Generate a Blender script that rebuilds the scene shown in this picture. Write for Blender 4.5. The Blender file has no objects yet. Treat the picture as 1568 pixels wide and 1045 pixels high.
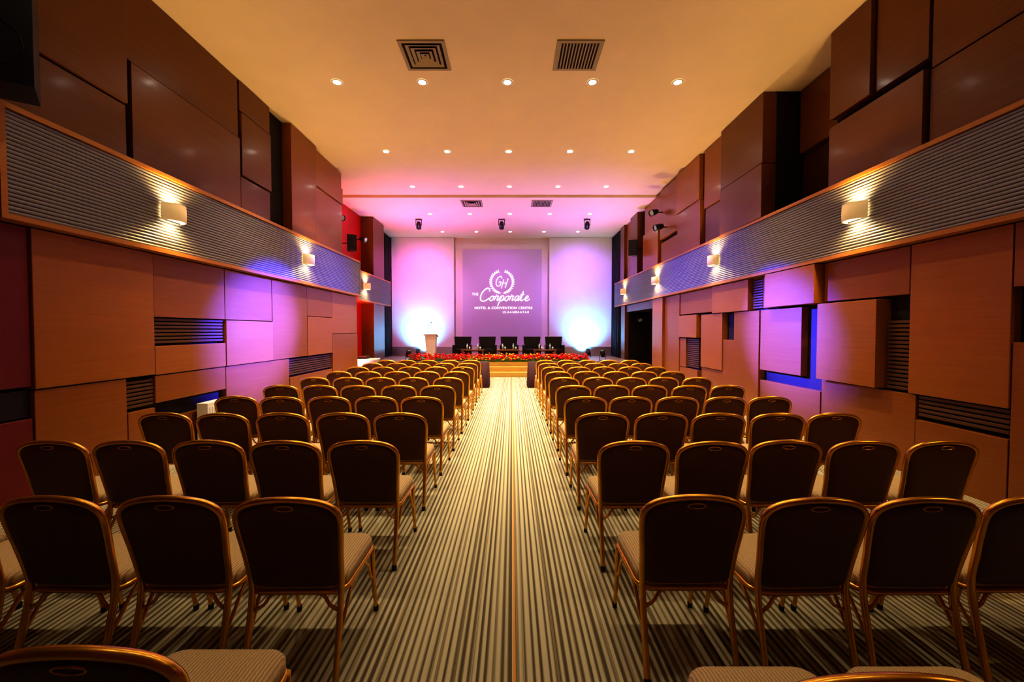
import bpy, math, random
from mathutils import Vector, Matrix
random.seed(7)
sc = bpy.context.scene
COL = sc.collection

# ---------------------------------------------------------------- materials
def new_mat(name):
    m = bpy.data.materials.new(name); m.use_nodes = True
    nt = m.node_tree; b = nt.nodes["Principled BSDF"]
    return m, nt, b
def simple(name, col, rough=0.5, metal=0.0, emit=None, es=0.0, noise=0.0, nscale=20, bump=0.0, coat=0.0):
    m, nt, b = new_mat(name)
    b.inputs['Roughness'].default_value = rough
    b.inputs['Metallic'].default_value = metal
    b.inputs['Base Color'].default_value = (*col, 1)
    b.inputs['Coat Weight'].default_value = coat
    if emit:
        b.inputs['Emission Color'].default_value = (*emit, 1)
        b.inputs['Emission Strength'].default_value = es
    if noise > 0 or bump > 0:
        tc = nt.nodes.new('ShaderNodeTexCoord'); n = nt.nodes.new('ShaderNodeTexNoise')
        n.inputs['Scale'].default_value = nscale; n.inputs['Detail'].default_value = 4
        nt.links.new(tc.outputs['Object'], n.inputs['Vector'])
        if noise > 0:
            r = nt.nodes.new('ShaderNodeValToRGB')
            r.color_ramp.elements[0].position = 0.3; r.color_ramp.elements[1].position = 0.7
            r.color_ramp.elements[0].color = (*[c*(1-noise) for c in col], 1)
            r.color_ramp.elements[1].color = (*[min(1, c*(1+noise)) for c in col], 1)
            nt.links.new(n.outputs['Fac'], r.inputs['Fac']); nt.links.new(r.outputs['Color'], b.inputs['Base Color'])
        if bump > 0:
            bp = nt.nodes.new('ShaderNodeBump'); bp.inputs['Strength'].default_value = bump; bp.inputs['Distance'].default_value = 0.01
            nt.links.new(n.outputs['Fac'], bp.inputs['Height']); nt.links.new(bp.outputs['Normal'], b.inputs['Normal'])
    return m
def wood(name, c1, c2, rough=0.32):
    m, nt, b = new_mat(name)
    tc = nt.nodes.new('ShaderNodeTexCoord'); mp = nt.nodes.new('ShaderNodeMapping')
    mp.inputs['Scale'].default_value = (1, 0.30, 14)
    n = nt.nodes.new('ShaderNodeTexNoise'); n.inputs['Scale'].default_value = 4; n.inputs['Detail'].default_value = 7
    n.inputs['Distortion'].default_value = 0.3
    r = nt.nodes.new('ShaderNodeValToRGB')
    r.color_ramp.elements[0].position = 0.25; r.color_ramp.elements[1].position = 0.75
    r.color_ramp.elements[0].color = (*c1, 1); r.color_ramp.elements[1].color = (*c2, 1)
    nt.links.new(tc.outputs['Object'], mp.inputs['Vector']); nt.links.new(mp.outputs['Vector'], n.inputs['Vector'])
    nt.links.new(n.outputs['Fac'], r.inputs['Fac']); nt.links.new(r.outputs['Color'], b.inputs['Base Color'])
    b.inputs['Roughness'].default_value = rough
    b.inputs['Specular IOR Level'].default_value = 0.38
    b.inputs['Coat Weight'].default_value = 0.12; b.inputs['Coat Roughness'].default_value = 0.12
    return m

M = {}
M['woodA'] = wood('cherry_wood_a', (0.25, 0.088, 0.015), (0.30, 0.110, 0.020))
M['woodB'] = wood('cherry_wood_b', (0.31, 0.114, 0.019), (0.36, 0.140, 0.025))
M['woodC'] = wood('cherry_wood_c', (0.135, 0.048, 0.010), (0.17, 0.064, 0.013))
M['woodD'] = wood('dark_wood', (0.05, 0.017, 0.006), (0.075, 0.026, 0.009), 0.28)
M['gap'] = simple('shadow_gap', (0.012, 0.006, 0.004), 0.8)
M['black'] = simple('black_paint', (0.008, 0.008, 0.01), 0.5)
M['red'] = simple('red_panel', (0.55, 0.012, 0.010), 0.5, noise=0.08, nscale=3)
M['redd'] = simple('dark_red_panel', (0.16, 0.010, 0.006), 0.5, noise=0.08, nscale=3)
M['louver'] = wood('louver_wood', (0.10, 0.045, 0.014), (0.13, 0.062, 0.020), 0.5)
M['ceil'] = simple('ceiling_paint', (0.78, 0.66, 0.50), 0.65, noise=0.02, nscale=2)
M['rib'] = simple('ribbed_metal', (0.22, 0.215, 0.25), 0.45, 0.2)
M['trimwood'] = wood('trim_wood', (0.36, 0.15, 0.03), (0.46, 0.20, 0.045), 0.35)
M['gold'] = simple('gold_frame', (0.70, 0.38, 0.06), 0.26, 0.85, noise=0.1, nscale=12)
M['wallwhite'] = simple('white_wall', (0.76, 0.72, 0.80), 0.6, noise=0.02, nscale=3)
M['plastic'] = simple('black_plastic', (0.012, 0.012, 0.014), 0.4)
M['leather'] = simple('black_leather', (0.010, 0.009, 0.012), 0.32, bump=0.3, nscale=60)
M['white'] = simple('white_lacquer', (0.8, 0.8, 0.8), 0.35, noise=0.02)
M['maroon'] = simple('maroon_cloth', (0.03, 0.003, 0.012), 0.85, noise=0.2, nscale=10)
M['stage'] = simple('stage_floor', (0.24, 0.16, 0.14), 0.45, noise=0.1)
M['stagefront'] = wood('stage_front_wood', (0.40, 0.25, 0.06), (0.55, 0.36, 0.10), 0.45)
M['petal_r'] = simple('red_petals', (0.80, 0.012, 0.03), 0.6)
M['petal_y'] = simple('yellow_petals', (0.9, 0.50, 0.03), 0.6)
M['leaf'] = simple('green_leaf', (0.04, 0.16, 0.02), 0.6)
M['glass'] = simple('bottle_glass', (0.5, 0.7, 0.8), 0.1)
M['silver'] = simple('silver', (0.6, 0.6, 0.62), 0.3, 0.9)
M['grille'] = simple('air_grille', (0.36, 0.30, 0.21), 0.5, 0.1)
M['lamp'] = simple('downlight_bulb', (1, 1, 1), 0.5, emit=(1.0, 0.95, 0.86), es=60)
M['shade'] = simple('sconce_shade', (0.80, 0.62, 0.36), 0.5, emit=(1.0, 0.70, 0.30), es=0.2)
M['shadeglow'] = simple('sconce_diffuser', (1, 1, 1), 0.5, emit=(1.0, 0.80, 0.42), es=14)
M['parlens'] = simple('par_lens', (1, 1, 1), 0.3, emit=(0.7, 0.9, 1.0), es=12)
M['screen'] = simple('projection_screen', (0.44, 0.36, 0.50), 0.7, emit=(0.48, 0.21, 0.62), es=0.20)
M['logo'] = simple('projected_logo', (1, 1, 1), 0.6, emit=(1.0, 0.92, 1.0), es=1.3)

def carpet():
    m, nt, b = new_mat('striped_carpet')
    L = nt.links
    tc = nt.nodes.new('ShaderNodeTexCoord'); sx = nt.nodes.new('ShaderNodeSeparateXYZ')
    L.new(tc.outputs['Object'], sx.inputs[0])
    def math_(op, a, bb=None):
        n = nt.nodes.new('ShaderNodeMath'); n.operation = op
        for i, v in enumerate((a, bb)):
            if v is None: continue
            if isinstance(v, (int, float)): n.inputs[i].default_value = v
            else: L.new(v, n.inputs[i])
        return n.outputs[0]
    q = math_('FLOOR', math_('MULTIPLY', sx.outputs['X'], 85.0))
    wn = nt.nodes.new('ShaderNodeTexWhiteNoise'); wn.noise_dimensions = '1D'
    L.new(q, wn.inputs['W'])
    per = math_('ADD', math_('MULTIPLY', math_('SINE', math_('MULTIPLY', sx.outputs['X'], 2*math.pi/0.040)), 0.5), 0.5)
    mixv = math_('ADD', math_('MULTIPLY', wn.outputs['Value'], 0.42), math_('MULTIPLY', per, 0.58))
    r = nt.nodes.new('ShaderNodeValToRGB'); cr = r.color_ramp
    cr.elements[0].position = 0.22; cr.elements[0].color = (0.085, 0.073, 0.046, 1)
    cr.elements[1].position = 0.62; cr.elements[1].color = (0.45, 0.43, 0.31, 1)
    e = cr.elements.new(0.40); e.color = (0.22, 0.195, 0.125, 1)
    L.new(mixv, r.inputs['Fac'])
    n2 = nt.nodes.new('ShaderNodeTexNoise'); n2.inputs['Scale'].default_value = 260; L.new(tc.outputs['Object'], n2.inputs['Vector'])
    d = math_('ABSOLUTE', math_('SUBTRACT', sx.outputs['X'], 0.012))
    seam = math_('LESS_THAN', d, 0.006)
    mx = nt.nodes.new('ShaderNodeMix'); mx.data_type = 'RGBA'
    L.new(seam, mx.inputs['Factor']); L.new(r.outputs['Color'], mx.inputs[6]); mx.inputs[7].default_value = (0.62, 0.28, 0.05, 1)
    L.new(mx.outputs[2], b.inputs['Base Color'])
    b.inputs['Roughness'].default_value = 0.9
    bp = nt.nodes.new('ShaderNodeBump'); bp.inputs['Strength'].default_value = 0.5; bp.inputs['Distance'].default_value = 0.004
    L.new(n2.outputs['Fac'], bp.inputs['Height']); L.new(bp.outputs['Normal'], b.inputs['Normal'])
    return m
M['carpet'] = carpet()

def fabric(name, c1, c2, sc_=90, rough=0.8):
    m, nt, b = new_mat(name); L = nt.links
    tc = nt.nodes.new('ShaderNodeTexCoord')
    w = nt.nodes.new('ShaderNodeTexWave'); w.inputs['Scale'].default_value = sc_; w.bands_direction = 'X'
    w.inputs['Distortion'].default_value = 1.5; w.inputs['Detail'].default_value = 1; w.inputs['Detail Scale'].default_value = 3
    r = nt.nodes.new('ShaderNodeValToRGB'); r.color_ramp.elements[0].color = (*c1, 1); r.color_ramp.elements[1].color = (*c2, 1)
    L.new(tc.outputs['Object'], w.inputs['Vector']); L.new(w.outputs['Fac'], r.inputs['Fac']); L.new(r.outputs['Color'], b.inputs['Base Color'])
    b.inputs['Roughness'].default_value = rough
    return m
M['seatfab'] = fabric('seat_fabric', (0.34, 0.24, 0.12), (0.56, 0.43, 0.25), 24)
M['backfab'] = fabric('back_fabric', (0.085, 0.026, 0.007), (0.115, 0.038, 0.011), 40, 0.42)

# ---------------------------------------------------------------- mesh builder
class MB:
    def __init__(s, *mats):
        s.v = []; s.f = []; s.m = []; s.sm = []; s.mats = list(mats)
    def mi(s, m):
        if m not in s.mats: s.mats.append(m)
        return s.mats.index(m)
    def face(s, idx, m, smooth=False):
        s.f.append(idx); s.m.append(s.mi(m)); s.sm.append(smooth)
    def box(s, x0, x1, y0, y1, z0, z1, m):
        if x0 > x1: x0, x1 = x1, x0
        b = len(s.v)
        s.v += [(x0,y0,z0),(x1,y0,z0),(x1,y1,z0),(x0,y1,z0),(x0,y0,z1),(x1,y0,z1),(x1,y1,z1),(x0,y1,z1)]
        for q in ((0,3,2,1),(4,5,6,7),(0,1,5,4),(1,2,6,5),(2,3,7,6),(3,0,4,7)):
            s.face([b+i for i in q], m)
    def hexa(s, pts, m):
        b = len(s.v); s.v += [tuple(p) for p in pts]
        for q in ((0,3,2,1),(4,5,6,7),(0,1,5,4),(1,2,6,5),(2,3,7,6),(3,0,4,7)):
            s.face([b+i for i in q], m)
    def tube(s, pts, r, m, n=8, closed=False, cap=True):
        pts = [Vector(p) for p in pts]; N = len(pts)
        rr = r if isinstance(r, (list, tuple)) else [r]*N
        b = len(s.v); up = None
        for i, p in enumerate(pts):
            if closed: t = pts[(i+1) % N]-pts[i-1]
            else: t = pts[min(i+1, N-1)]-pts[max(i-1, 0)]
            t.normalize()
            if up is None:
                up = t.orthogonal().normalized()
            up = (up - t*up.dot(t)).normalized(); sd = t.cross(up)
            for k in range(n):
                a = 2*math.pi*k/n
                s.v.append(tuple(p+(up*math.cos(a)+sd*math.sin(a))*rr[i]))
        for i in range(N if closed else N-1):
            j = (i+1) % N
            for k in range(n):
                s.face([b+i*n+k, b+i*n+(k+1) % n, b+j*n+(k+1) % n, b+j*n+k], m, True)
        if not closed and cap:
            s.face([b+k for k in range(n)][::-1], m); s.face([b+(N-1)*n+k for k in range(n)], m)
    def lathe(s, prof, c, m, n=20, a0=0.0, a1=2*math.pi):
        full = abs(a1-a0-2*math.pi) < 1e-5
        cnt = n if full else n+1
        b = len(s.v)
        for (r, z) in prof:
            for k in range(cnt):
                a = a0+(a1-a0)*k/n
                s.v.append((c[0]+r*math.cos(a), c[1]+r*math.sin(a), c[2]+z))
        for i in range(len(prof)-1):
            for k in range(n):
                k2 = (k+1) % cnt
                s.face([b+i*cnt+k, b+i*cnt+k2, b+(i+1)*cnt+k2, b+(i+1)*cnt+k], m, True)
    def rings(s, rings, m, cap0=True, cap1=True, smooth=True):
        b = len(s.v); n = len(rings[0])
        for r in rings: s.v += [tuple(p) for p in r]
        for i in range(len(rings)-1):
            for k in range(n):
                s.face([b+i*n+k, b+i*n+(k+1) % n, b+(i+1)*n+(k+1) % n, b+(i+1)*n+k], m, smooth)
        if cap0: s.face([b+k for k in range(n)][::-1], m, smooth)
        if cap1: s.face([b+(len(rings)-1)*n+k for k in range(n)], m, smooth)
    def mesh(s, name):
        me = bpy.data.meshes.new(name); me.from_pydata(s.v, [], s.f)
        for k in s.mats: me.materials.append(M[k])
        me.polygons.foreach_set('material_index', s.m); me.polygons.foreach_set('use_smooth', s.sm)
        me.update(); return me
    def obj(s, name, loc=(0,0,0), rot=0.0, bevel=0.0, parent=None):
        o = bpy.data.objects.new(name, s.mesh(name)); COL.objects.link(o)
        o.location = loc; o.rotation_euler = (0, 0, rot)
        if bevel > 0:
            bm = o.modifiers.new('bevel', 'BEVEL'); bm.width = bevel; bm.segments = 2; bm.limit_method = 'ANGLE'
        if parent: o.parent = parent
        return o
def inst(name, me, loc, rot=0.0, bevel=0.0):
    o = bpy.data.objects.new(name, me); COL.objects.link(o); o.location = loc; o.rotation_euler = (0, 0, rot)
    if bevel > 0:
        bm = o.modifiers.new('bevel', 'BEVEL'); bm.width = bevel; bm.segments = 2; bm.limit_method = 'ANGLE'
    return o
def catmull(P, k=4, closed=False):
    P = [Vector(p) for p in P]; out = []; N = len(P)
    for i in range(N if closed else N-1):
        if closed: p0, p1, p2, p3 = P[i-1], P[i], P[(i+1) % N], P[(i+2) % N]
        else: p0, p1, p2, p3 = P[max(i-1,0)], P[i], P[i+1], P[min(i+2,N-1)]
        for j in range(k):
            t = j/k
            out.append(0.5*((2*p1)+(p2-p0)*t+(2*p0-5*p1+4*p2-p3)*t*t+(3*p1-p0-3*p2+p3)*t**3))
    if not closed: out.append(P[-1])
    return out
def light(kind, name, loc, energy, col, target=None, parent=None, **kw):
    d = bpy.data.lights.new(name, kind); d.energy = energy; d.color = col
    for k, v in kw.items(): setattr(d, k, v)
    o = bpy.data.objects.new(name, d); COL.objects.link(o); 
    if target is not None:
        o.rotation_euler = (Vector(target)-Vector(loc)).to_track_quat('-Z', 'Y').to_euler()
    o.location = loc
    if parent:
        o.parent = parent; o.matrix_parent_inverse = Matrix.Translation(-parent.location)
    return o

# ---------------------------------------------------------------- room shell
YR, YB = -3.0, 19.3     # rear wall, back (stage) wall
CH = 5.98
b = MB(); b.box(-6.1, 5.9, YR-0.2, YB+0.3, -0.12, 0, 'carpet'); b.obj('floor')

c = MB()
c.box(-6.1, 5.9, YR-0.2, 5.28, CH-0.12, CH+0.5, 'ceil')
c.box(-6.1, 5.9, 5.28, 10.96, CH, CH+0.5, 'ceil')
c.box(-6.1, 5.9, 10.96, 13.4, CH+0.07, CH+0.5, 'ceil')
c.box(-6.1, 5.9, 13.4, YB+0.3, CH-0.01, CH+0.5, 'ceil')
c.obj('ceiling')

def side_wall(name, s, segs, panels, louvers):
    w = MB()
    for (y0, y1, z0, z1, xf, m) in segs: w.box(s*xf, s*(xf+0.9 if xf < 5 else xf+0.3), y0, y1, z0, z1, m)
    for (y0, y1, z0, z1, t, m) in panels:
        w.box(s*4.76, s*(4.70-t), y0, y1-0.014, z0, z1-0.014, m)
    for (y0, y1, z0, z1) in louvers:
        z = z0+0.01
        while z < z1-0.03:
            w.box(s*4.76, s*4.685, y0+0.01, y1-0.01, z, z+0.034, 'louver'); z += 0.05
    return w.obj(name, bevel=0.004)

BZ0, BZ1 = 2.70, 3.74
A, B_, C_, D_ = 'woodA', 'woodB', 'woodC', 'woodD'
Lp = [(-3,0,0,BZ0,.05,A),(0,3.68,0,BZ0,.05,A),
 (3.70,4.0,1.15,BZ0,.03,'redd'),(3.70,4.0,.85,1.13,0.0,'black'),(3.70,4.0,0,.85,.03,'redd'),
 (4.0,5.36,1.12,BZ0,.055,B_),(4.0,4.97,0,1.12,.04,A),(4.97,5.36,0,.70,.04,A),
 (5.36,6.69,1.87,BZ0,.045,A),(5.36,6.69,1.11,1.50,.05,B_),(5.36,6.69,.74,1.11,.04,A),(5.36,6.69,0,.52,.04,C_),
 (6.69,8.0,1.11,1.87,.06,B_),(6.69,8.0,1.87,BZ0,.045,A),(6.69,8.6,0,1.11,.04,A),
 (8.0,9.36,1.11,BZ0,.05,A),(9.36,10.65,1.11,2.02,.06,B_),(9.36,10.65,2.02,BZ0,.05,A),(8.62,10.65,0,.71,.04,A),
 (10.65,12.36,0,1.6,.06,A),(10.65,12.36,1.6,BZ0,.05,B_),
 (-3,1.2,BZ1,CH,.05,C_),(1.2,5.05,BZ1,4.42,.04,C_),(1.2,5.05,4.43,CH,.07,C_),
 (5.10,7.12,BZ1,4.98,.06,C_),(5.07,7.12,4.99,CH,.03,C_),(7.16,8.03,BZ1,4.36,.03,C_),(7.16,8.03,4.37,5.45,.06,C_),(7.14,8.03,5.46,CH,.04,C_),
 (8.6,9.7,BZ1,CH,.14,A),
 (9.72,11.35,BZ1,5.12,.05,B_),(9.72,11.35,5.12,5.55,.08,B_),(9.72,11.35,5.55,CH,.04,B_)]
Ll = [(4.97,5.36,.72,1.10),(5.36,6.69,1.51,1.86),(8.62,10.65,.73,1.10)]
Lsegs = [(-3,11.35,BZ1-.1,CH,4.75,'gap'),(-3,12.36,0,BZ1-.1,4.75,'gap'),(11.3,YB,0,CH+.2,5.70,'red')]
side_wall('wall_left', -1, Lsegs, Lp, Ll)

Rp = [(-3,0,0,BZ0,.05,A),(0,3.55,0,BZ0,.05,A),(3.55,3.84,0,1.6,.04,A),(3.55,3.84,2.1,BZ0,.05,A),
 (3.84,4.83,.96,BZ0,.05,B_),(3.84,4.74,0,.68,.04,A),(4.74,6.2,0,.96,.03,A),
 (4.84,6.17,2.12,BZ0,.04,A),(5.16,6.17,.97,2.1,.14,B_),
 (6.18,7.4,2.1,BZ0,.18,B_),(6.60,7.7,.96,2.08,.06,A),(6.2,7.72,0,.78,.04,A),
 (7.42,7.68,2.1,BZ0,.03,A),(7.72,8.6,0,2.08,.07,A),(8.05,9.5,2.08,BZ0,.10,B_),
 (8.62,9.07,0,1.5,.05,A),(9.07,10.1,.8,2.08,.07,B_),(9.07,10.1,0,.8,.04,A),
 (10.3,11.4,0,.7,.05,A),(10.3,11.4,1.5,2.1,.09,B_),(9.52,11.4,2.12,BZ0,.05,A),(11.0,11.4,.7,1.49,.05,A),
 (11.4,12.5,0,BZ0,.07,A),(12.5,13.4,0,BZ0,.14,B_),(13.4,16.8,2.42,BZ0,.05,C_),
 (16.8,17.4,0,BZ0,.10,C_),
 (-3,1.0,BZ1,CH,.05,C_),(1.0,4.66,BZ1,4.60,.05,C_),(1.0,4.66,4.61,CH,.04,C_),
 (4.68,6.06,BZ1,4.63,.10,C_),(4.68,5.36,4.74,CH,.05,C_),(5.38,6.06,4.74,CH,.10,C_),
 (7.5,9.0,BZ1,4.72,.20,C_),(7.5,9.0,4.72,CH,.19,C_),
 (9.05,9.95,BZ1,4.6,.06,C_),(9.05,9.95,4.6,CH,.10,A),
 (10.1,11.5,BZ1,4.9,.12,A),(10.1,11.5,4.9,CH,.15,B_),
 (11.5,12.9,BZ1,4.4,.06,A),(11.5,12.9,4.5,CH,.10,A),
 (13.0,14.5,BZ1,5.0,.12,B_),(13.0,14.5,5.0,CH,.06,A),(15.0,15.9,BZ1,CH,.16,C_),
 (15.92,16.8,BZ1,CH,.05,A),(16.82,17.4,BZ1,CH,.14,C_)]
Rl = [(3.84,4.73,.70,.95),(4.84,5.14,.97,1.85),(7.70,8.03,2.1,BZ0),(10.3,11.0,.72,1.49),(8.66,8.98,4.9,5.1)]
Rsegs = [(-3,6.07,BZ1-.1,CH,4.75,'gap'),(6.07,7.5,BZ1-.1,CH,5.35,D_),(7.5,YB,BZ1-.1,CH+.2,4.75,'gap'),
 (-3,13.4,0,BZ1-.1,4.75,'gap'),(13.4,16.8,2.42,BZ1-.1,4.75,'gap'),(13.4,16.8,0,2.42,5.6,D_),(16.8,YB,0,BZ1-.1,4.75,'gap')]
side_wall('wall_right', 1, Rsegs, Rp, Rl)
t = MB(); t.box(5.36, 5.22, 6.3, 7.45, BZ1, 4.8, 'woodD'); t.box(5.36, 5.15, 6.6, 7.45, 4.85, CH-.02, 'woodC'); t.obj('trim_recess_panel')

r = MB(); r.box(-6.1, 5.9, YR-0.2, YR, 0, CH-.1, 'woodA'); r.obj('wall_rear')

w = MB()
w.box(-5.7, 4.75, YB, YB+0.25, 0, CH, 'wallwhite')
w.box(-5.55, -2.68, YB-0.25, YB, 0.5, CH-0.02, 'wallwhite')
w.box(1.72, 4.60, YB-0.25, YB, 0.5, CH-0.02, 'wallwhite')
w.obj('wall_stage')
w = MB(); w.box(-5.56, -2.67, YB-0.29, YB-0.25, 0.5, 0.92, 'silver'); w.box(1.71, 4.61, YB-0.29, YB-0.25, 0.5, 0.92, 'silver')
w.obj('baseboard_stage', bevel=0.005)
def curtain(name, x, y0, y1):
    m = MB(); n = 40; fr = []
    for i in range(n+1):
        yy = y0+(y1-y0)*i/n; fr.append((x+0.05*math.sin(i*1.4), yy))
    bb = len(m.v)
    for (xx, yy) in fr: m.v += [(xx, yy, 0.5), (xx, yy, CH-0.05)]
    for i in range(n): m.face([bb+2*i, bb+2*i+2, bb+2*i+3, bb+2*i+1], 'black', True)
    return m.obj(name)
curtain('stage_curtain', -5.60, 17.8, 19.0)
curtain('stage_curtain', 4.63, 17.6, 19.0)

p = MB(); p.box(-5.70, -5.23, 15.6, 16.9, 0.502, CH-.02, 'woodC'); p.box(-5.7, -5.5, 16.9, 17.7, 0.502, CH-.02, 'wallwhite')
p.obj('trim_left_pillar', bevel=0.006)

def band(name, s, y0, y1, xf, z0=BZ0, z1=BZ1, back=4.75):
    m = MB(); N = 24; prof = []
    za, zb = z0+0.05, z1-0.05
    for i in range(N):
        for j, off in ((0.0, 0.0), (0.2, 0.014), (0.5, 0.018), (0.8, 0.014)):
            prof.append((xf-off, za+(zb-za)*(i+j)/N))
    prof.append((xf, zb))
    bb = len(m.v)
    for (x, z) in prof: m.v += [(s*x, y0, z), (s*x, y1, z)]
    for i in range(len(prof)-1):
        m.face([bb+2*i, bb+2*i+1, bb+2*i+3, bb+2*i+2], 'rib', False)
    m.box(s*xf, s*back, y0+.01, y1-.01, z0+.05, z1-.05, 'rib')
    m.box(s*(xf-0.035), s*back, y0, y1, z0, z0+0.05, 'trimwood')
    m.box(s*(xf-0.035), s*back, y0, y1, z1-0.05, z1, 'trimwood')
    m.box(s*(xf-0.035), s*back, y0-0.05, y0, z0, z1, 'trimwood'); m.box(s*(xf-0.02), s*back, y1, y1+0.04, z0, z1, 'rib')
    return m.obj(name)
band('trim_left_band', -1, 3.72, 12.30, 4.55)
band('trim_left_stage_band', -1, 13.9, 17.6, 5.20, back=5.70)
band('trim_right_band', 1, -2.9, 18.2, 4.55)

d = MB(); d.box(5.50, 5.59, 14.2, 15.2, 0.01, 2.2, 'woodC'); d.box(5.48, 5.60, 14.1, 14.2, 0, 2.3, 'louver'); d.box(5.48, 5.60, 15.2, 15.3, 0, 2.3, 'louver')
d.box(5.48, 5.60, 14.1, 15.3, 2.2, 2.3, 'louver'); d.tube([(5.44, 14.3, 1.0), (5.44, 14.3, 1.2)], 0.015, 'silver'); d.box(5.44,5.5,14.29,14.31,1.0,1.02,'silver'); d.box(5.44,5.5,14.29,14.31,1.18,1.2,'silver')
d.obj('door_1')
# ---------------------------------------------------------------- downlights
dl = MB()
dl.lathe([(0.062, -0.006), (0.09, -0.010), (0.095, 0.0)], (0,0,0), 'white', 20)
dl.lathe([(0.0001, -0.004), (0.064, -0.004)], (0,0,0), 'lamp', 20)
dlm = dl.mesh('recessed_downlight')
S = 1.47; WARM = (1.0, 0.75, 0.44)
rows = [(1.5, CH-.12, 25), (4.4, CH-.12, 165), (7.22, CH, 760), (9.98, CH, 840), (12.6, CH+.07, 740), (15.25, CH-.01, 400), (18.0, CH-.01, 40)]
for (yy, zz, pw) in rows:
    for k in range(-2, 3):
        o = inst('recessed_downlight', dlm, (-0.08+k*S, yy, zz-0.001))
        light('SPOT', 'bulb', (-0.08+k*S, yy, zz-0.03), pw, WARM, target=(-0.08+k*S, yy, 0), parent=o, spot_size=math.radians(90), spot_blend=1.0, shadow_soft_size=0.05)

def vent(name, x, y, z, louver_mode, sz=0.70):
    m = MB(); h = sz/2
    for (x0,x1,y0,y1) in ((-h,h,-h,-h+.05),(-h,h,h-.05,h),(-h,-h+.05,-h+.05,h-.05),(h-.05,h,-h+.05,h-.05)):
        m.box(x0,x1,y0,y1,-0.02,0,'grille')
    m.box(-h+.05,h-.05,-h+.05,h-.05,-0.003,0,'gap')
    if louver_mode == 'sq':
        for i, q in enumerate((0.26, 0.19, 0.12, 0.06)):
            z0 = -0.02
            pts_o = [(-q,-q,z0),(q,-q,z0),(q,q,z0),(-q,q,z0)]; g = q-0.045
            pts_i = [(-g,-g,-0.004),(g,-g,-0.004),(g,g,-0.004),(-g,g,-0.004)]
            bb = len(m.v); m.v += pts_o+pts_i
            for k in range(4): m.face([bb+k, bb+(k+1)%4, bb+4+(k+1)%4, bb+4+k], 'grille')
    else:
        n = 13
        for i in range(n):
            xx = -h+.06+(sz-.12)*i/(n-1); m.box(xx-.008, xx+.012, -h+.05, h-.05, -0.018, -0.003, 'grille')
    m.obj(name, (x, y, z))
vent('ceiling_air_diffuser', -1.35, 6.53, CH, 'sq'); vent('ceiling_air_grille', 1.02, 6.53, CH, 'ln')
vent('ceiling_air_diffuser', -1.35, 14.0, CH-.01, 'sq'); vent('ceiling_air_grille', 1.0, 14.0, CH-.01, 'ln')

# ---------------------------------------------------------------- wall sconces
def sconce(s, x, y, z=3.24):
    m = MB(); R = 0.16; H = 0.11
    a0 = math.pi/2 if s > 0 else -math.pi/2
    m.lathe([(R-.012,-H),(R,-H),(R+.005,0),(R,H),(R-.012,H),(R-.012,-H)], (0,0,0), 'shade', 18, a0, a0+math.pi)
    m.lathe([(0.001,-H+.02),(R-.013,-H+.02)], (0,0,0), 'shadeglow', 18, a0, a0+math.pi)
    m.lathe([(0.001,H-.02),(R-.013,H-.02)], (0,0,0), 'shadeglow', 18, a0, a0+math.pi)
    m.box(0, s*0.03, -0.13, 0.13, -0.09, 0.09, 'silver')
    o = m.obj('wall_sconce', (x, y, z))
    xx = x-s*0.08
    for dz in (1, -1):
        light('SPOT', 'lamp_up' if dz > 0 else 'lamp_down', (xx, y, z+dz*(H+0.01)), 62, (1.0, 0.62, 0.20), target=(xx+s*0.06, y, z+dz*1.0), parent=o, spot_size=math.radians(155), spot_blend=0.8, shadow_soft_size=0.05)
for yy in (5.5, 9.1): sconce(-1, -4.52, yy)
sconce(-1, -5.17, 14.6)
for yy in (1.7, 5.43, 9.2, 12.9, 16.6): sconce(1, 4.52, yy)

# ---------------------------------------------------------------- banquet chair
ch = MB()
half = [(.228,-.30,.010),(.226,-.25,.22),(.226,-.208,.44),(.236,-.235,.62),(.252,-.272,.79),(.243,-.290,.862),(.19,-.302,.905),(.10,-.309,.926),(0,-.311,.932)]
full = half+[(-x,y,z) for (x,y,z) in half[-2::-1]]
ch.tube(catmull(full, 3), 0.0165, 'gold', 8)
def yb(z):
    P = [(.40,-.205),(.44,-.208),(.62,-.235),(.79,-.272),(.862,-.290),(.94,-.311)]
    for (a, ya), (b2, yb2) in zip(P, P[1:]):
        if z <= b2: return ya+(yb2-ya)*(z-a)/(b2-a)
    return P[-1][1]
ol = [(.20,.462),(.219,.50),(.230,.62),(.245,.79),(.234,.856),(.183,.895),(.098,.916),(0,.922)]
ol = [(0,.455),(.10,.455)]+ol
ol = ol+[(-x,z) for (x,z) in ol[-2:0:-1]]
olc = [(p.x, p.y) for p in catmull([(x,z,0) for x,z in ol], 2, True)]
def padring(f, off):
    out = []
    for (x,z) in olc:
        zz = .69+(z-.69)*f; out.append((x*f, yb(zz)+off, zz))
    return out
ch.rings([padring(f,o) for f,o in ((.3,-.020),(.75,-.020),(.93,-.017),(.985,-.008),(1,0))], 'backfab', True, False)
ch.rings([padring(f,o) for f,o in ((1,0),(.985,.012),(.93,.026),(.75,.036),(.3,.04))], 'seatfab', False, True)
hd = [(.045*math.cos(a), 0, .013*math.sin(a)+.893) for a in [2*math.pi*i/16 for i in range(16)]]
ch.tube([(x, yb(z)-.020, z) for x,_,z in hd], 0.004, 'gold', 6, closed=True)
def rrect(hx, y0, y1, z, rad=0.07, f=1.0):
    pts = []; cy = (y0+y1)/2; hy = (y1-y0)/2
    for q, (sx, sy) in enumerate(((1,1),(-1,1),(-1,-1),(1,-1))):
        for i in range(6):
            a = math.pi/2*q+math.pi/2*i/5
            pts.append((sx*(hx-rad)+rad*math.cos(a), sy*(hy-rad)+rad*math.sin(a)))
    return [(x*f, cy+y*f, z) for x,y in pts]
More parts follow.
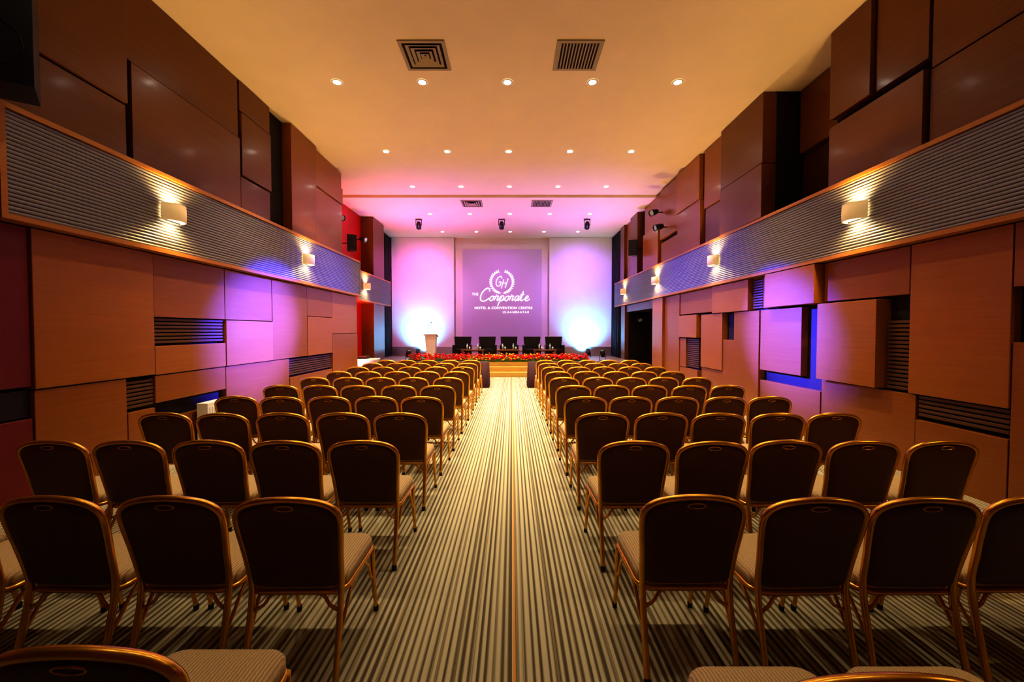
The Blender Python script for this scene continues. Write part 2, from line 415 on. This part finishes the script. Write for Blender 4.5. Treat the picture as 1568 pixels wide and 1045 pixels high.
ch.rings([rrect(.236,-.20,.245,.43), rrect(.244,-.205,.252,.445), rrect(.244,-.205,.252,.475), rrect(.236,-.198,.244,.492), rrect(.214,-.18,.222,.503,f=.98), rrect(.2,-.18,.222,.510,f=.7), rrect(.2,-.18,.222,.512,f=.3)], 'seatfab')
ch.tube([Vector(p) for p in rrect(.240,-.205,.245,.425)], 0.015, 'gold', 6, closed=True)
for s in (1,-1):
    ch.tube(catmull([(s*.236,.215,.425),(s*.239,.23,.2),(s*.242,.262,.010)],4), [0.016]*3+[0.015]*3+[0.012]*3, 'gold', 8)
    ch.tube(catmull([(s*.238,.226,.22),(s*.240,.17,.28),(s*.241,.13,.36),(s*.240,.06,.418)],4), 0.010, 'gold', 6)
    ch.tube(catmull([(s*.226,-.246,.22),(s*.232,-.19,.29),(s*.236,-.13,.37),(s*.238,-.06,.418)],4), 0.010, 'gold', 6)
    ch.tube(catmull([(s*.225,-.225,.34),(s*.17,-.21,.36),(s*.13,-.205,.41),(s*.05,-.203,.425)],3), 0.009, 'gold', 6)
    ch.lathe([(.018,0),(.019,.03),(.015,.034)], (s*.228,-.30,0), 'plastic', 10)
    ch.lathe([(.015,0),(.016,.03),(.013,.034)], (s*.242,.262,0), 'plastic', 10)
ch.v = [(x*.955, y, z*.982) for (x, y, z) in ch.v]
chm = ch.mesh('banquet_chair')
for k in range(11):
    top = 0.93+0.96*k
    for side in (-1, 1):
        x0 = -1.045 if side < 0 else 0.86
        for j in range(5):
            tp = top
            if k == 0:
                if j > 1: continue
                tp = .98 if side < 0 else .90
                xb = -1.07 if side < 0 else .85
                inst('banquet_chair', chm, (xb+side*.56*j, tp+.31, 0), 0); continue
            x = x0+side*0.55*j+random.uniform(-.008,.008)
            if side > 0: x = x0+0.54*j+random.uniform(-.008,.008)
            if k == 1 and side < 0: x -= .005
            inst('banquet_chair', chm, (x, tp+.31+random.uniform(-.02,.02), 0), random.uniform(-.03,.03))

def skirt_table(x0, x1, y0, y1):
    m = MB(); pts = []; 
    per = [(x0,y0),(x1,y0),(x1,y1),(x0,y1)]
    top = []; bot = []
    for i in range(4):
        a = Vector(per[i]); b2 = Vector(per[(i+1)%4]); L_ = (b2-a).length; n = int(L_/0.05); nn = Vector(((b2-a).y, -(b2-a).x)).normalized()
        for j in range(n):
            p = a+(b2-a)*j/n; wv = 0.018*math.sin(j*1.9)
            top.append((p.x, p.y, .74)); q = p+nn*(wv+0.02); bot.append((q.x, q.y, 0.005))
    m.rings([bot, top], 'maroon', False, True)
    m.obj('draped_table')
skirt_table(-3.2, -0.70, 12.0, 12.6); skirt_table(0.48, 3.2, 12.0, 12.6)

# ---------------------------------------------------------------- stage
s_ = MB(); s_.box(-5.68, 4.59, 15.4, YB-0.30, 0.0, 0.5, 'stage'); s_.box(-5.20, 4.58, 15.37, 15.4, 0.0, 0.5, 'stagefront')
s_.obj('stage_platform')
st = MB()
st.box(-0.95, 0.85, 14.75, 15.36, 0, 0.17, 'stagefront'); st.box(-0.95, 0.85, 15.05, 15.36, 0.17, 0.34, 'stagefront')
st.obj('stage_steps', bevel=0.01)

fl = MB()
fl.box(-3.9, 2.9, 15.42, 15.78, 0.502, 0.60, 'leaf')
for i in range(1800):
    x = random.uniform(-3.88, 2.88); y = random.uniform(15.36, 15.80); z = 0.56+random.uniform(0, .26)*(1-abs(y-15.58)*2)
    m = 'petal_r' if random.random() < (0.62 if abs(x) < 1.6 else .85) else 'petal_y'
    if random.random() < 0.36:
        a = random.uniform(0, 6.28); l = random.uniform(.08,.16); bb = len(fl.v)
        d1 = Vector((math.cos(a), math.sin(a), random.uniform(.1,.6))).normalized()*l; sd = Vector((-math.sin(a), math.cos(a), 0))*.025; p = Vector((x,y,z-.03))
        fl.v += [tuple(p), tuple(p+d1*.5+sd), tuple(p+d1), tuple(p+d1*.5-sd)]; fl.face([bb,bb+1,bb+2,bb+3], 'leaf'); continue
    R = random.uniform(.032,.060)
    bb = len(fl.v); fl.v.append((x,y,z-.02)); n = 10
    for k in range(n):
        a = 2*math.pi*k/n; rr = R*(1 if k%2==0 else .6)
        fl.v.append((x+rr*math.cos(a), y+rr*math.sin(a)-.01, z+.012+(.012 if k%2 else 0)))
    for k in range(n): fl.face([bb, bb+1+k, bb+1+(k+1)%n], m)
    fl.v.append((x, y, z+R*.7)); tp = len(fl.v)-1
    for k in range(n): fl.face([bb+1+k, bb+1+(k+1)%n, tp], m)
fl.obj('stage_flower_bed')

ac = MB()
ac.box(-.36,.36,-.36,.36,.10,.26,'leather'); ac.box(-.25,.25,-.38,.22,.26,.42,'leather')
ac.box(-.38,-.25,-.38,.36,.10,.58,'leather'); ac.box(.25,.38,-.38,.36,.10,.58,'leather')
ac.hexa([(-.30,.20,.30),(.30,.20,.30),(.30,.38,.20),(-.30,.38,.20),(-.36,.28,.92),(.36,.28,.92),(.36,.42,.92),(-.36,.42,.92)],'leather')
for x in (-.32,.32):
    for y in (-.32,.32): ac.tube([(x,y,0),(x,y,.11)], .02, 'silver')
acm = ac.mesh('leather_armchair')
for x in (-2.05,-1.02,-.12,.82,1.75): inst('leather_armchair', acm, (x, 17.0, .5), random.uniform(-.08,.08), 0.035)
for x in (-1.55, -.15, 1.3):
    m = MB(); m.box(-.45,.45,-.22,.22,.38,.42,'woodC')
    for a in (-.4,.4):
        for b2 in (-.17,.17): m.tube([(a,b2,0),(a,b2,.38)], .018, 'silver')
    m.box(-.4,.4,-.17,.17,.12,.14,'woodC')
    m.obj('coffee_table', (x, 16.25, .5), bevel=.006)
    for dx in (-.22, .2):
        m = MB(); m.lathe([(.0001,0),(.032,0),(.033,.15),(.028,.175),(.012,.20),(.012,.235),(.0001,.235)],(0,0,0),'glass',12); m.obj('water_bottle', (x+dx, 16.25, .921))
        m = MB(); m.lathe([(.0001,.0),(.025,0),(.032,.11),(.030,.11),(.023,.006),(.0001,.006)],(0,0,0),'glass',12); m.obj('drinking_glass', (x+dx+.1, 16.20, .921))
m = MB()
m.box(-.28,.28,-.22,.24,0,.05,'white')
m.hexa([(-.16,-.12,.05),(.16,-.12,.05),(.16,.14,.05),(-.16,.14,.05),(-.22,-.16,1.0),(.22,-.16,1.0),(.22,.18,.94),(-.22,.18,.94)],'white')
m.hexa([(-.27,-.20,1.01),(.27,-.20,1.01),(.27,.24,.92),(-.27,.24,.92),(-.27,-.20,1.04),(.27,-.20,1.04),(.27,.24,.95),(-.27,.24,.95)],'white')
m.tube(catmull([(-.08,-.16,1.04),(-.09,-.17,1.25),(-.06,-.10,1.42),(0,0.02,1.48)],4), .008, 'plastic', 6)
m.tube([(0,.02,1.48),(.02,.06,1.50)], .018, 'plastic', 8)
m.obj('lectern', (-3.25, 16.5, .5), bevel=.006)

# screen with projected logo
scr = MB(); scr.box(-2.64, 1.68, YB-0.05, YB-0.005, 0.72, 5.70, 'wallwhite'); 
scr.box(-2.30, 1.38, YB-0.07, YB-0.05, 0.95, 5.45, 'screen')
scro = scr.obj('projection_screen')
def text(body, x, z, size, name, shear=0.0, space=1.0, off=0.0):
    cu = bpy.data.curves.new(name, 'FONT'); cu.body = body; cu.size = size; cu.align_x = 'CENTER'; cu.align_y = 'CENTER'
    cu.extrude = 0.003; cu.shear = shear; cu.space_character = space; cu.offset = off
    cu.materials.append(M['logo'])
    o = bpy.data.objects.new(name, cu); COL.objects.link(o); o.location = (x, YB-0.078, z); o.rotation_euler = (math.pi/2, 0, 0); o.parent = scro
LET = {
 'C': [[(1.5,1.75),(1.35,2.2),(.9,2.3),(.35,1.8),(.05,1.0),(.15,.25),(.6,-.05),(1.2,.1),(1.65,.5)]],
 'o': [[(.6,.9),(.25,.8),(.05,.4),(.25,.02),(.6,.15),(.7,.6),(.5,.92),(.75,.78),(1,.82)]],
 'r': [[(0,.1),(.2,.85),(.28,1.08),(.38,.85),(.66,.88),(.52,.45),(.56,.05),(.9,.3)]],
 'p': [[(-.1,.3),(.25,.95),(-.05,-.95)],[(.12,.1),(.35,.85),(.65,.9),(.72,.45),(.45,.0),(.2,.1)],[(.5,.02),(.9,.3)]],
 'a': [[(.68,.85),(.3,.9),(.05,.4),(.22,.0),(.55,.35),(.72,.9),(.62,.2),(.75,.05),(.95,.3)]],
 't': [[(0,.3),(.42,1.75),(.25,.25),(.4,.02),(.85,.3)],[(.0,1.1),(.7,1.16)]],
 'e': [[(0,.35),(.35,.45),(.6,.7),(.4,.95),(.12,.6),(.15,.15),(.45,.0),(.95,.35)]]}
scp = MB(); xo = 0; U = .255
for chh in 'Corporate':
    for stt in LET[chh]:
        pts = catmull([(px+.22*pz+xo, 0, pz) for px, pz in stt], 5)
        scp.tube([(-1.52+q.x*U, YB-.08, 3.05+q.z*U) for q in pts], .015 if chh != 'C' else .020, 'logo', 6)
    xo += 1.75 if chh == 'C' else .92
scp.obj('script_corporate', parent=scro)
text('THE', -1.72, 3.36, .17, 'text_the', 0, 1, -.002)
text('HOTEL & CONVENTION CENTRE', -.40, 2.72, .165, 'text_hotel', 0, 1.12, -.001)
text('ULAANBAATAR', .18, 2.52, .14, 'text_city', 0, 1.35, -.001)
mg = MB()
Gp = [(.42,.78),(.3,.95),(.08,.8),(0,.45),(.1,.1),(.35,.05),(.42,.4),(.22,.42)]
Hp = [[(.38,.75),(.36,-.25)],[(.72,.85),(.66,-.2)],[(.36,.3),(.70,.34)]]
mg.tube([(-.78+q.x*.55+.1*q.z, YB-.08, 3.72+q.z*.50) for q in catmull([(a,0,b2) for a,b2 in Gp],5)], .013, 'logo', 6)
for hp in Hp: mg.tube([(-.68+a*.58+.1*b2, YB-.08, 3.74+b2*.42) for a,b2 in hp], .013, 'logo', 6)
mg.obj('monogram', parent=scro)
wr = MB()
for sd in (1,-1):
    wr.tube([(-.47+sd*.52*math.cos(math.radians(-85+i*8)), YB-.08, 3.93+.52*math.sin(math.radians(-85+i*8))) for i in range(20)], .006, 'logo', 5)
    for i in range(15):
        a = math.radians(-78+i*10.4); R = .52
        cx = -.47+sd*R*math.cos(a); cz = 3.93+R*math.sin(a)
        for q in (1,-1):
            ta = a+math.pi/2+q*.7
            d1 = Vector((sd*math.cos(ta),0,math.sin(ta)))*.11; n1 = Vector((-d1.z,0,d1.x))*.15
            p = Vector((cx,YB-.08,cz)); bb = len(wr.v)
            wr.v += [tuple(p),tuple(p+d1*.5+n1),tuple(p+d1),tuple(p+d1*.5-n1)]; wr.face([bb,bb+1,bb+2,bb+3],'logo')
wr.obj('laurel_wreath', parent=scro)

def speaker(x, y, z, rz, w=.28, h=.5, dd=.28, name='wall_speaker', sgn=1, wallx=4.7):
    m = MB()
    m.hexa([(-w/2,-dd/2,-h/2),(w/2,-dd/2,-h/2),(w*.36,dd/2,-h/2),(-w*.36,dd/2,-h/2),(-w/2,-dd/2,h/2),(w/2,-dd/2,h/2),(w*.36,dd/2,h/2),(-w*.36,dd/2,h/2)],'plastic')
    for cz, R in ((-h*.18, w*.38),(h*.28, w*.2)):
        prof = [(math.cos(a)*R, -dd/2-.004, cz+math.sin(a)*R) for a in [i*math.pi/8 for i in range(16)]]
        m.tube(prof, .008, 'black', 6, closed=True)
    L_ = Matrix.Rotation(-rz, 4, 'Z') @ Vector((wallx*sgn-x, 0, 0))
    m.tube([(0,0,0),(L_.x, L_.y, 0)], .02, 'plastic', 8)
    return m.obj(name, (x,y,z), rz, bevel=.01)
speaker(-4.33, 3.55, 4.23, math.radians(35), .48, .98, .42, sgn=-1)
speaker(-5.28, 13.6, 4.55, math.radians(30), .30, .52, sgn=-1, wallx=5.7)
speaker(4.35, 14.8, 4.62, math.radians(-30), .30, .55, sgn=1)
def par(x, y, z, target, name='stage_spotlight', col=(1,1,1), e=0, size=30, base='wall', lens=True, soft=.08, blend=.9):
    m = MB()
    m.lathe([(.0001,.16),(.07,.15),(.09,.05),(.10,-.12),(.088,-.12),(.085,-.09)],(0,0,0),'plastic',16)
    m.lathe([(.0001,-.09),(.086,-.09)],(0,0,0),'parlens' if lens else 'glass',16)
    o = m.obj(name, (x,y,z)); o.rotation_euler = (Vector(target)-Vector((x,y,z))).to_track_quat('-Z','Y').to_euler()
    k = MB(); 
    if base == 'wall':
        s = 1 if x > 0 else -1; k.tube([(s*.10,0,0),(s*.36,0,0)], .02, 'plastic'); k.box(s*.33,s*.37,-.08,.08,-.08,.08,'plastic')
    else:
        up = .02 if base < z else -.02
        k.box(-.12,.12,-.06,.06,min(-z+base,-z+base+up),max(-z+base,-z+base+up),'plastic'); k.tube([(-.11,0,-z+base+up),(-.11,0,0)],.012,'plastic'); k.tube([(.11,0,-z+base+up),(.11,0,0)],.012,'plastic')
    ko = k.obj('bracket', (x,y,z)); ko.parent = o; ko.matrix_parent_inverse = o.matrix_basis.inverted()
    if e:
        dirv = (Vector(target)-Vector((x,y,z))).normalized()
        l = light('SPOT','lamp', Vector((x,y,z))+dirv*.14, e, col, target=target, spot_size=math.radians(size), spot_blend=blend, shadow_soft_size=soft)
        l.rotation_euler = o.rotation_euler
        l.parent = o; l.matrix_parent_inverse = o.matrix_basis.inverted()
    return o
VIO = (.06,.05,1.0)
par(4.34, 12.7, 5.3, (-4.65,7.7,1.65), col=VIO, e=120000, size=15, lens=False, blend=1)
par(4.34, 12.3, 4.75, (-4.65,10.2,2.0), col=VIO, e=6500, size=30, lens=False, blend=1)
par(-5.34, 12.9, 5.2, (4.65,7.0,1.55), col=VIO, e=120000, size=12.5, lens=False, blend=1)
par(-5.34, 14.9, 4.95, (4.65,10.6,2.1), col=VIO, e=8000, size=34, lens=False, blend=1)
CY = (.12,.60,1.0)
par(-4.15, 18.10, .72, (-4.15,19.05,1.8), col=CY, e=520, size=115, base=.5, soft=.1, blend=1)
par(3.35, 18.10, .72, (3.35,19.05,1.8), col=CY, e=520, size=115, base=.5, soft=.1, blend=1)
par(-3.6, 16.0, CH-.25, (-4.2,19.0,3.6), col=(1.0,.18,.72), e=520, size=85, base=CH-.01, lens=False, blend=1)
par(2.9, 16.0, CH-.25, (3.2,19.0,3.5), col=(.50,.18,1.0), e=560, size=85, base=CH-.01, lens=False, blend=1)
par(-.4, 16.0, CH-.25, (-.5,19.2,3.3), col=(.60,.16,.95), e=260, size=80, base=CH-.01, lens=False, blend=1)
# violet floods washing the ceiling over the stage
par(-4.0, 15.9, .80, (-2.8,15.0,6.0), col=(.66,.22,1.0), e=1150, size=84, base=.5, lens=False, soft=.2, blend=1)
par(3.5, 15.9, .80, (2.4,15.0,6.0), col=(.48,.22,1.0), e=1150, size=84, base=.5, lens=False, soft=.2, blend=1)
par(-4.9, 12.75, .35, (-5.5,15.2,4.5), col=(1,.1,.1), e=700, size=110, base=0.0, lens=False, soft=.2)  # added red lamp that brightens the red wall, not a real stage fixture
# small violet lamp added to tint the side doorway, not a real fixture
par(5.1, 16.5, 2.15, (5.4,14.8,.8), col=(.35,.2,1.0), e=120, size=90, base=2.41, lens=False, blend=1)

m = MB(); m.box(-4.62,-4.46,6.0,6.6,0,.62,'white')
for i in range(11): m.box(-4.46,-4.45,6.04+i*.05,6.065+i*.05,.06,.56,'white')
m.obj('radiator', bevel=.004)
m = MB(); m.box(-.5,.5,-.3,.3,.70,.75,'white'); m.box(-.46,.46,-.26,.26,.0,.70,'white'); m.box(-.2,.2,-.15,.15,.75,.85,'plastic'); m.obj('equipment_table', (-4.95,13.6,0), bevel=.01)

# ---------------------------------------------------------------- world + camera
w = bpy.data.worlds.new('world'); sc.world = w; w.use_nodes = True
w.node_tree.nodes['Background'].inputs[0].default_value = (1, .8, .6, 1); w.node_tree.nodes['Background'].inputs[1].default_value = 0.05
cam = bpy.data.cameras.new('camera'); co = bpy.data.objects.new('camera', cam); COL.objects.link(co)
cam.lens = 36*630/1568; cam.clip_start = .02
co.location = (0, 0, 1.70); co.rotation_euler = (math.radians(90-1.55), 0, 0)
sc.camera = co
sc.view_settings.view_transform = 'Standard'
for lk in ('High Contrast', 'Medium High Contrast', 'None'):
    try:
        sc.view_settings.look = lk; break
    except Exception: pass
sc.view_settings.exposure = -0.08
